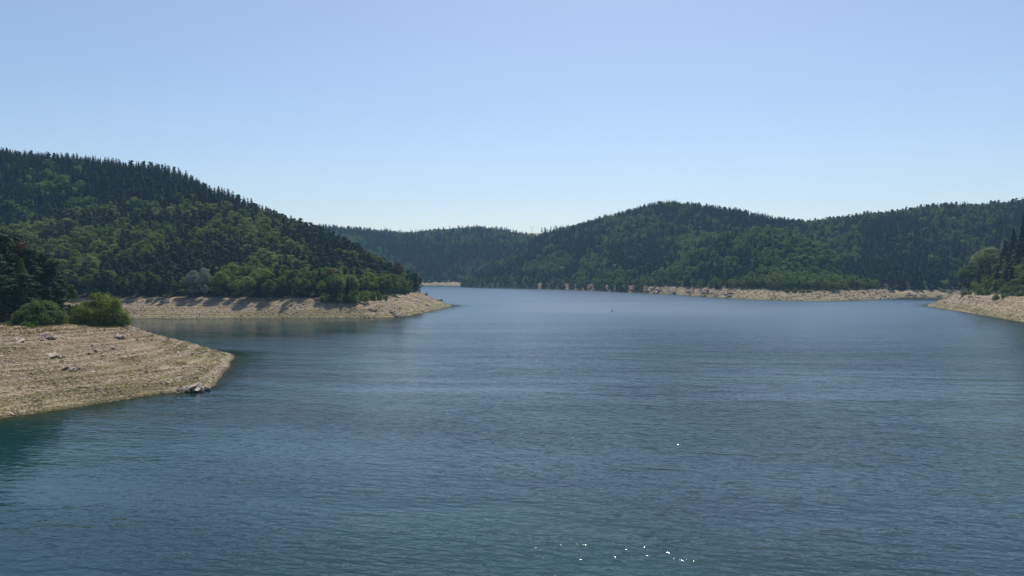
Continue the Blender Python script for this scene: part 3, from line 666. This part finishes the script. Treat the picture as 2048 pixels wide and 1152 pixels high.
for pxc, w_, h_, key, lab in hb: bush(B, pxc, dB(pxc, -3.0 if pxc < 800 else 1.0) if pxc != 852 else 486, w_, h_ + 3, key, lab, 'bushes along the headland wood')
# across the lake
def dE(L_, pxc, off, lo=340, hi=900):
    for d in np.arange(lo, hi, 1.0):
        x = (pxc - 1024) / FPX * d
        if L_.x0 < x < L_.x0 + L_.res * L_.nx and L_.at(x, d)[1][0] > off: return d
    return hi
for pxc, w_, h_, key, lab in [(1574, 13, 12, 'c', 'leftmost low bush on the sandy point of the round hill'), (1590, 12, 17, 'a', 'tallest low bush on the sandy point of the round hill'),
                              (1604, 18, 9, 'a', 'flat bush in the middle of the sandy point'), (1618, 14, 9, 'c', 'right end bush on the sandy point of the round hill')]:
    bush(D, pxc, dE(D, pxc, -3.5, 550), w_, h_, key, lab, 'bushes on the sandy point')
for pxc, w_, h_, key, off, lab in [(1932, 26, 17, 'c', 1, 'leftmost bush at the wood edge of the right bank'), (1958, 26, 22, 'd', 2, 'second bush from the tip of the right bank'), (1942, 12, 10, 'small', -2, 'tiny bush on the open shore of the right bank'),
                                   (1972, 22, 20, 'c', 3, 'bush in the middle of the row on the right bank'), (1992, 19, 17, 'd', -2, 'rounded bush standing forward on the right bank'),
                                   (2010, 16, 12, 'c', 0, 'low bush right of the forward one on the right bank'), (2040, 22, 18, 'c', 2, 'bush at the right edge of the picture')]:
    bush(F, pxc, dE(F, pxc, off, 370, 440), w_, h_, key, lab, 'bushes along the right bank')
small_tree(F, 1915 + 22, 452, 42, 54, 'broad', M['broad'], 'outermost broadleaf tree at the tip of the right bank wood')
small_tree(F, 1975, 448, 56, 70, 'broad', M['broad'], 'large rounded broadleaf tree above the right bank bushes')
small_tree(F, 1962, 456, 18, 62, 'spruce', M['spruce'], 'narrow dark spruce between the broadleaf trees of the right bank', HI['spruce'])
SL = ['tall dark spruce at the right edge of the picture', 'tall spruce one step in from the right edge', 'tallest spruce, partly cut by the right edge', 'shortest of the dark spruces near the right edge']
for i, (pxc, d, ph) in enumerate([(2046, 432, 105), (2026, 440, 84), (2064, 425, 125), (2010, 450, 66)]):
    small_tree(F, pxc, d, 46, ph, 'spruce', M['spruce'], SL[i], HI['spruce'], group='tall spruces at the right edge')
    
# ------------------------------------------------------------------ rocks
def ico(sub):
    bm = bmesh.new(); bmesh.ops.create_icosphere(bm, subdivisions=sub, radius=1)
    V = np.array([v.co[:] for v in bm.verts]); Fi = np.array([[v.index for v in f.verts] for f in bm.faces]); bm.free(); return V, Fi
ICO = {1: ico(1), 2: ico(2), 3: ico(3)}
def rockv(r, sub=1, cuts=9, sc=(1, .8, .6), lo=.45, hi=.8):
    V, Fi = ICO[sub]; V = V.copy()
    for n in rdir(r, cuts):
        d = r.uniform(lo, hi); V -= np.outer(np.maximum(V @ n - d, 0), n)
    return V * np.array(sc), Fi
def rotm(ax, ay, az):
    ca, sa, cb, sb, cc, sc_ = math.cos(ax), math.sin(ax), math.cos(ay), math.sin(ay), math.cos(az), math.sin(az)
    Rx = np.array([[1, 0, 0], [0, ca, -sa], [0, sa, ca]]); Ry = np.array([[cb, 0, sb], [0, 1, 0], [-sb, 0, cb]]); Rz = np.array([[cc, -sc_, 0], [sc_, cc, 0], [0, 0, 1]])
    return Rz @ Ry @ Rx
STONES = [mesh_np('stone', *rockv(np.random.default_rng(70 + i), 1, 9), M['pale_rock' if i % 2 else 'stone']) for i in range(8)]
def beach_pts(L_, n, bb, lim, t0=.01, power=1.0):
    out = []; tries = 0
    while len(out) < n and tries < 60:
        x = rng.uniform(bb[0], bb[1], n * 2); y = rng.uniform(bb[2], bb[3], n * 2); z, di, ds = L_.at(x, y); pxx, pyy = proj(x, y, z)
        dens = vnoise(x / 6, y / 6, 91) * .6 + vnoise(x / 1.5, y / 1.5, 92) * .4
        k = (ds > .3) & (di < lim) & (pxx > -120) & (pxx < 2160) & (rng.random(len(x)) < dens ** 2 * 2.0)
        out += list(zip(x[k], y[k], z[k])); tries += 1
    return out[:n]
def stone_where(L_, x, y, z):
    a = proj(x, y, z)[0]; lev = 'at the waterline' if z < .9 else 'low' if z < 3 else 'half way up' if z < 5.6 else 'near the top'
    if L_ is A:
        zone = 'at the left edge' if a < 60 else 'by the bedrock slabs' if a < 160 else 'below the wide bright bush' if a < 265 else 'before the slanting slabs' if a < 345 else 'above the slanting slabs' if a < 415 else 'at the very tip'
        return lev, 'of the near bank' if not lev.startswith(('low', 'half')) else 'on the near bank', zone
    if L_ is B:
        zone = 'left of the silvery trees' if a < 380 else 'below the silvery trees' if a < 470 else 'left of the bush row' if a < 630 else 'below the bush row' if a < 770 else 'toward the tip'
        return lev, 'on the headland bank' if lev.startswith(('low', 'half')) else 'of the headland bank', zone
    return lev, 'below the round hill', 'by the pinkish rocks' if a < 1400 else 'by the brown crag' if a < 1480 else 'below the sandy point bushes' if a < 1650 else 'toward the inlet'
def stone_things(L_, n, bb, s0, s1, word):
    for x, y, z in beach_pts(L_, n, bb, 1):
        s = s0 + (s1 - s0) * rng.random() ** 2; fl = rng.uniform(.4, .9); k = rng.integers(8)
        o = put('stone', STONES[k], loc=(x, y, z + s * .08)); o.scale = (s * rng.uniform(.8, 1.3), s, s * fl); o.rotation_euler = (rng.normal() * .25, rng.normal() * .25, rng.uniform(0, 6.3))
        q = (s - s0) / (s1 - s0); lab = f"{'large ' if q > .4 else 'small ' if q < .06 else ''}{'flat ' if fl < .55 else ''}{'pale ' if k % 2 else 'tan '}{word} " + ' '.join(stone_where(L_, x, y, z))
        tag(o, lab, 'stone', lab.replace(word, word + 's'))
stone_things(A, 190, (-150, -52, 98, 200), .28, .75, 'stone')
stone_things(B, 60, (-180, -40, 330, 480), .5, 1.2, 'stone')
stone_things(D, 30, (50, 330, 550, 800), .7, 1.6, 'block')
def rubble():
    Vs, Fs, o = [], [], 0; r = np.random.default_rng(5); base = [rockv(r, 1, 7) for i in range(1)]
    V0 = np.array([(1, 0, 0), (-.3, .9, .1), (-.8, -.6, 0), (.1, -.2, .75), (0.2, .1, -.6)]); F0 = np.array([(0, 1, 3), (1, 2, 3), (2, 0, 3), (1, 0, 4), (2, 1, 4), (0, 2, 4)])
    for L_, n, bb, s0, s1 in ((A, 25000, (-200, -52, 98, 200), .07, .36), (B, 15000, (-290, -38, 325, 490), .16, .65), (D, 5000, (-60, 335, 545, 1060), .4, 1.4), (F, 6000, (160, 420, 200, 470), .15, .7), (Cc, 600, (-160, 0, 1190, 1250), .8, 2)):
        pts = np.array(beach_pts(L_, n, bb, 1)); n = len(pts); s = s0 + (s1 - s0) * r.random(n) ** 3
        a = r.uniform(0, 6.3, n); V = V0[None] * s[:, None, None] * r.uniform(.6, 1.4, (n, 1, 3)) * np.array([1, 1, .8])
        V += r.normal(size=V.shape) * s[:, None, None] * .12
        X = V[..., 0] * np.cos(a)[:, None] - V[..., 1] * np.sin(a)[:, None]; Y = V[..., 0] * np.sin(a)[:, None] + V[..., 1] * np.cos(a)[:, None]
        V = np.stack([X, Y, V[..., 2] * .6], -1) + pts[:, None, :]
        Vs.append(V.reshape(-1, 3)); Fs.append((F0[None] + np.arange(n)[:, None, None] * 5).reshape(-1, 3) + o); o += n * 5
    tag(put('rubble', mesh_np('rubble', np.concatenate(Vs), np.concatenate(Fs), M['stone'])), 'small broken stones strewn over the bare banks of the lake', 'rubble', kind='stuff')
rubble()
def outcrop(L_, pxc, d, pw, ph, n, mat, label, seed, group=None, slab=False, zoff=0.0, sub=2):
    r = np.random.default_rng(seed); x, y, z = at_px(L_, pxc, d); w = pw / FPX * d; h = ph / FPX * d; Vs, Fs, o = [], [], 0
    if slab:
        for i in range(n):
            sc = (w * .34 * r.uniform(.6, 1), w * .26, h * .22 * r.uniform(.7, 1)); V, Fi = rockv(r, sub, 12, sc, .35, .7)
            V = V @ rotm(r.normal() * .12 + .35, -.30 + r.normal() * .06, r.normal() * .25).T
            t = (i + .5) / n - .5; V = V + np.array([t * w * .55, r.normal() * w * .05 - t * w * .2, h * (.10 + r.uniform(-.10, .22))])
            Vs.append(V); Fs.append(Fi + o); o += len(V)
    for i in range(n * 5):
        t = r.uniform(-.5, .5); q = r.random(); u = w / n ** .5 * r.uniform(.16, .42)
        V, Fi = rockv(r, 1, 9, (u, u * r.uniform(.6, 1), u * r.uniform(.4, .75)), .35, .7)
        V = V @ rotm(r.normal() * .3 + .25, r.normal() * .35, r.uniform(0, 3)).T
        top = h * (1 - (2 * t) ** 2 * .8) * (.8 if not slab else .25)
        V = V + np.array([t * w, (q - .3) * h * 1.3 + r.normal() * w * .05, q * top * .85 - u * .1])
        Vs.append(V); Fs.append(Fi + o); o += len(V)
    if L_ is A and z > 1.5: zoff -= .22
    return tag(put('rock_outcrop', mesh_np('rock_outcrop', np.concatenate(Vs), np.concatenate(Fs), mat), loc=(x, y, z + zoff)), label, 'rock', group)
def dS(L_, pxc, off, lo, hi):
    for d in np.arange(lo, hi, .5):
        x = (pxc - 1024) / FPX * d
        if L_.x0 < x < L_.x0 + L_.res * L_.nx and L_.at(x, d)[2][0] > off: return d
    return hi
outcrop(A, 380, dS(A, 380, 1.0, 100, 220), 62, 21, 6, M['outcrop'], 'slanting layered grey-brown slabs at the waterline of the near bank', 1, slab=True, sub=3)
outcrop(A, 405, dS(A, 405, .8, 100, 220), 24, 12, 3, M['outcrop'], 'small dark-edged slab at the water end of the slanting layered rock', 11, slab=True, sub=3)
outcrop(A, 128, 131, 46, 10, 5, M['pale_rock'], 'lower flat pale slab outcrop in the middle of the near bank', 2, slab=True, sub=3)
outcrop(A, 98, 137, 52, 11, 6, M['pale_rock'], 'bedrock slabs just above the lower slab outcrop on the near bank', 3, slab=True, sub=3)
outcrop(A, 32, 144, 46, 13, 5, M['pale_rock'], 'pale rounded bedrock near the left edge of the near bank', 4, slab=True, sub=3)
outcrop(A, 80, 149, 56, 5, 8, M['outcrop'], 'broken ledge of rock behind the bedrock slabs on the near bank', 5, sub=2)
outcrop(A, 122, 151, 36, 7, 6, M['pale_rock'], 'row of pale blocks right of the broken ledge on the near bank', 6)
outcrop(A, 225, 160, 44, 6, 7, M['pale_rock'], 'line of pale broken stones half way up the near bank', 7)
outcrop(A, 283, dS(A, 283, 10, 100, 200), 9, 6, 2, M['outcrop'], 'lone dark boulder low on the near bank', 8)
outcrop(A, 150, 176, 9, 4, 2, M['outcrop'], 'dark flat stone at the top between the two large bushes', 9)
outcrop(B, 792, dS(B, 792, .5, 300, 400), 30, 10, 9, M['pale_rock'], 'pale jumbled rocks at the waterline of the headland', 12)
outcrop(B, 780, dS(B, 780, 6, 300, 400), 22, 7, 6, M['pale_rock'], 'pale rocks just above the jumbled waterline rocks', 13)
outcrop(B, 873, 478, 20, 10, 3, M['outcrop'], 'dark tilted slab on the edge of the headland tip', 14, slab=True)
outcrop(B, 884, 474, 9, 6, 3, M['pale_rock'], 'white block beside the dark slab on the headland tip', 15)
outcrop(B, 740, dS(B, 740, 7, 300, 400), 26, 6, 7, M['outcrop'], 'dark broken rocks in the middle of the headland bank', 16)
for i, (pxc, w_, h_, off, mt, lab) in enumerate([
    (970, 9, 7, 1, 'outcrop', 'small pale rock at the left foot of the round hill'), (983, 10, 8, 1, 'outcrop', 'pointed rock beside the small pale one at the hill foot'),
    (1031, 9, 8, 1, 'outcrop', 'lit rock knob below the steep western side of the round hill'), (1050, 5, 5, 1, 'outcrop', 'tiny rock right of the lit knob'),
    (1075, 6, 6, 1, 'outcrop', 'narrow light rock at the waterline below the birch gap'), (1115, 8, 9, 1, 'outcrop', 'upright rock at the waterline with a pale tree above'),
    (1131, 13, 7, 1, 'outcrop', 'low pale rock right of the upright one'), (1172, 14, 9, 1, 'outcrop_pink', 'left half of the pinkish rock heap on the far shore'),
    (1186, 13, 11, 1, 'outcrop_pink', 'right half of the pinkish rock heap on the far shore'), (1214, 11, 6, 1, 'outcrop_pink', 'small pinkish rock between two heaps on the far shore'),
    (1268, 26, 7, 1, 'outcrop_pink', 'long low pinkish ledge on the far shore'), (1296, 22, 15, 2, 'outcrop_pink', 'tall jagged pinkish rocks on the far shore'),
    (1320, 26, 13, 2, 'outcrop_pink', 'jagged pinkish rock mass beside the dark shadowed gully'), (1352, 18, 7, 1, 'outcrop_pink', 'isolated pinkish rock right of the shadowed gully'),
    (1385, 24, 12, 2, 'outcrop_pink', 'pinkish boulders rising to a peak on the far shore'), (1414, 28, 15, 3, 'outcrop', 'rounded brown crag at the start of the sandy shore'),
    (1434, 16, 9, 1, 'outcrop_pink', 'dark-shadowed rocks at the waterline below the brown crag'), (1462, 24, 10, 4, 'outcrop_pink', 'reddish broken slope right of the brown crag')]):
    outcrop(D, pxc, dS(D, pxc, off, 540, 1150), w_, h_, 5, M[mt], lab, 40 + i, 'rocks along the far shore')
for i, (pxc, w_, h_) in enumerate([(1822, 20, 7), (1848, 16, 5), (1882, 14, 6)]):
    outcrop(E, pxc, dS(E, pxc, 3, 620, 700), w_, h_, 5, M['outcrop_pink'], ('left', 'middle', 'right')[i] + ' one of the pinkish rock ledges at the back of the inlet', 80 + i)
outcrop(F, 1902, 446, 10, 7, 4, M['outcrop_pink'], 'pinkish rocks on the tip of the right bank', 90)
outcrop(F, 1915, 452, 10, 8, 4, M['outcrop_pink'], 'rocks at the tree foot above the tip of the right bank', 91)

# grass on the near bank
def grass():
    r = np.random.default_rng(8); pts = np.array(beach_pts(A, 34000, (-200, -52, 98, 205), 16))
    n = fbm(pts[:, 0] / 12, pts[:, 1] / 12, 95) * 2 + .5 * np.sin(pts[:, 2] * 5.2 + pts[:, 0] * .05) + (4 - pts[:, 2]) * .10 + np.where(pts[:, 2] > 7.6, .9, 0); pts = pts[n > .15]
    k = len(pts); pts = np.repeat(pts, 4, 0) + r.normal(size=(k * 4, 3)) * np.array([.10, .10, 0]); k *= 4
    hh = r.uniform(.08, .22, k) * np.where(pts[:, 2] > 7.6, 2.2, 1.0); a = r.uniform(0, 6.3, k); dx = np.c_[np.cos(a), np.sin(a), 0 * a] * .035; tip = np.c_[r.normal(0, .05, k), r.normal(0, .05, k), hh]
    V = np.stack([pts - dx, pts + dx, pts + tip], 1).reshape(-1, 3)
    tag(put('bank_grass', mesh_np('bank_grass', V, np.arange(len(V)).reshape(-1, 3), M['grass'])), 'sparse olive grass growing in bands on the near bank', 'grass', kind='stuff')
grass()
def tuft(px_, d, w, h, seed, label):
    r = np.random.default_rng(seed); x, y, z = at_px(A, px_, d); k = 900; q = rdir(r, k) * r.random((k, 1)) ** .5 * w; q[:, 2] = 0; hh = h * r.uniform(.5, 1, k) * (1 - (np.linalg.norm(q, axis=1) / w) ** 2 * .6)
    a = r.uniform(0, 6.3, k); dx = np.c_[np.cos(a), np.sin(a), 0 * a] * .06; tip = q + np.c_[r.normal(0, .12, k), r.normal(0, .12, k), hh]
    V = np.stack([q - dx, q + dx, tip], 1).reshape(-1, 3); return tag(put('grass_clump', mesh_np('grass_clump', V, np.arange(len(V)).reshape(-1, 3), M['grass_green']), loc=(x, y, z)), label, 'plant')
tuft(50, 158, .8, 1.1, 1, 'bright green tuft below the grey-green bush, the taller left half')
tuft(62, 157, 1.0, .7, 2, 'bright green tuft below the grey-green bush, the lower right half')

# ------------------------------------------------------------------ small things
def lathe(prof, k=14):
    V, Fq = [], []
    for r_, z in prof:
        for i in range(k): V.append((r_ * math.cos(i * 2 * math.pi / k), r_ * math.sin(i * 2 * math.pi / k), z))
    for j in range(len(prof) - 1):
        for i in range(k): Fq.append((j * k + i, j * k + (i + 1) % k, (j + 1) * k + (i + 1) % k, (j + 1) * k + i))
    return V, Fq
def plain(name, col, rough=.5): m = NT(name); n = m.noise(m.pos(), 4); return m.done(m.principled(m.mix(n, col, tuple(c * .8 for c in col)), rough))
bx, by = P(1224.5, 623)
e = bpy.data.objects.new('buoy', None); C.objects.link(e); e.location = (bx, by, 0); tag(e, 'small pale orange buoy floating alone on the open water', 'buoy')
put('float', mesh_np('float', *lathe([(.05, -.35), (.5, -.3), (.68, -.05), (.68, .15), (.5, .4), (.2, .52), (.02, .55)]), plain('buoy_orange', (.55, .33, .18))), e)
put('top_mark', mesh_np('top_mark', *lathe([(.06, .5), (.06, .95), (.2, 1.0), (.2, 1.2), (.02, 1.3)], 8), plain('buoy_dark', (.03, .03, .03))), e)
def sticks():
    r = np.random.default_rng(3); Vs, Fs = [], []; bx, by = P(914, 612.5)
    def seg(a, b, w):
        a, b = np.array(a), np.array(b); d = b - a; s = np.cross(d, [0, 0.2, 1.0]); s = s / np.linalg.norm(s) * w; u = np.cross(s, d); u = u / np.linalg.norm(u) * w; o = len(Vs)
        for c in (a, b):
            for q in (s, u, -s, -u): Vs.append(c + q)
        for i in range(4): Fs.append((o + i, o + (i + 1) % 4, o + 4 + (i + 1) % 4, o + 4 + i))
    for i in range(9):
        x = r.uniform(-2.6, 2.6); q = (x, r.uniform(-1, 1), -.3); t = (x + r.uniform(-1.2, 1.4), q[1] + r.uniform(-.5, .5), r.uniform(.3, 1.3)); seg(q, t, .06)
        mid = [(a + b) / 2 for a, b in zip(q, t)]; seg(mid, (mid[0] + r.uniform(-.8, .8), mid[1], mid[2] + r.uniform(.1, .7)), .04)
    tag(put('dead_branch', mesh_np('dead_branch', Vs, Fs, M['bark']), loc=(bx, by, 0)), 'dead bare branches sticking out of the water off the headland tip', 'branch')
sticks()
def pylon():
    steel = plain('pylon_steel', (.35, .37, .38), .5); e = bpy.data.objects.new('electric_pylon', None); C.objects.link(e)
    x, y, _ = W(1064.5, 470, 1790); e.location = (x, y, 112); tag(e, 'tiny steel electricity pylon with V-shaped head in the gap between hills', 'pylon')
    def bars(name, segs, w=.11):
        Vs, Fs = [], []
        for a, b in segs:
            a, b = np.array(a, float), np.array(b, float); d = b - a; s = np.cross(d, [.1, 1, .3]); s = s / np.linalg.norm(s) * w; u = np.cross(s, d); u = u / np.linalg.norm(u) * w; o = len(Vs)
            for c in (a, b):
                for q in (s, u, -s, -u): Vs.append(c + q)
            for i in range(4): Fs.append((o + i, o + (i + 1) % 4, o + 4 + (i + 1) % 4, o + 4 + i))
        put(name, mesh_np(name, Vs, Fs, steel), e)
    for sx in (-1, 1):
        for sy in (-1, 1): bars('leg', [((sx * 2, sy * 2, 0), (sx * .4, sy * .4, 9))])
        bars('arm', [((sx * .3, 0, 9), (sx * 3.6, 0, 16)), ((sx * 1.0, 0, 9.5), (sx * 3.9, 0, 15))])
    bars('crossbeam', [((-5.5, 0, 16), (5.5, 0, 16)), ((-4, 0, 17), (4, 0, 17)), ((-4, 0, 17), (-5.5, 0, 16)), ((4, 0, 17), (5.5, 0, 16))] + [((-4 + k, 0, 16 if k % 2 else 17), (-3 + k, 0, 17 if k % 2 else 16)) for k in range(8)])
    bars('bracing', [((-1.7, s * 1.7, 2), (1.2, s * 1.2, 5)) for s in (-1, 1)] + [((1.2, s * 1.2, 5), (-.7, s * .7, 8)) for s in (-1, 1)])
pylon()

# ------------------------------------------------------------------ haze
def haze():
    m = NT('haze_air'); v = m.n('ShaderNodeVolumePrincipled'); v.inputs['Color'].default_value = (.36, .68, 1.0, 1); v.inputs['Density'].default_value = .00012; v.inputs['Anisotropy'].default_value = .2
    m.l(v.outputs[0], m.out.inputs['Volume'])
    x0, x1, y0, y1, z0, z1 = -1010, 1010, -70, 1910, -5.3, 215
    V = [(x, y, z) for z in (z0, z1) for y in (y0, y1) for x in (x0, x1)]
    Fq = [(0, 2, 3, 1), (4, 5, 7, 6), (0, 1, 5, 4), (2, 6, 7, 3), (0, 4, 6, 2), (1, 3, 7, 5)]
    tag(put('haze', mesh_np('haze', V, Fq, m.m)), 'thin blue haze in the air over the lake and hills', 'haze', kind='stuff')
haze()
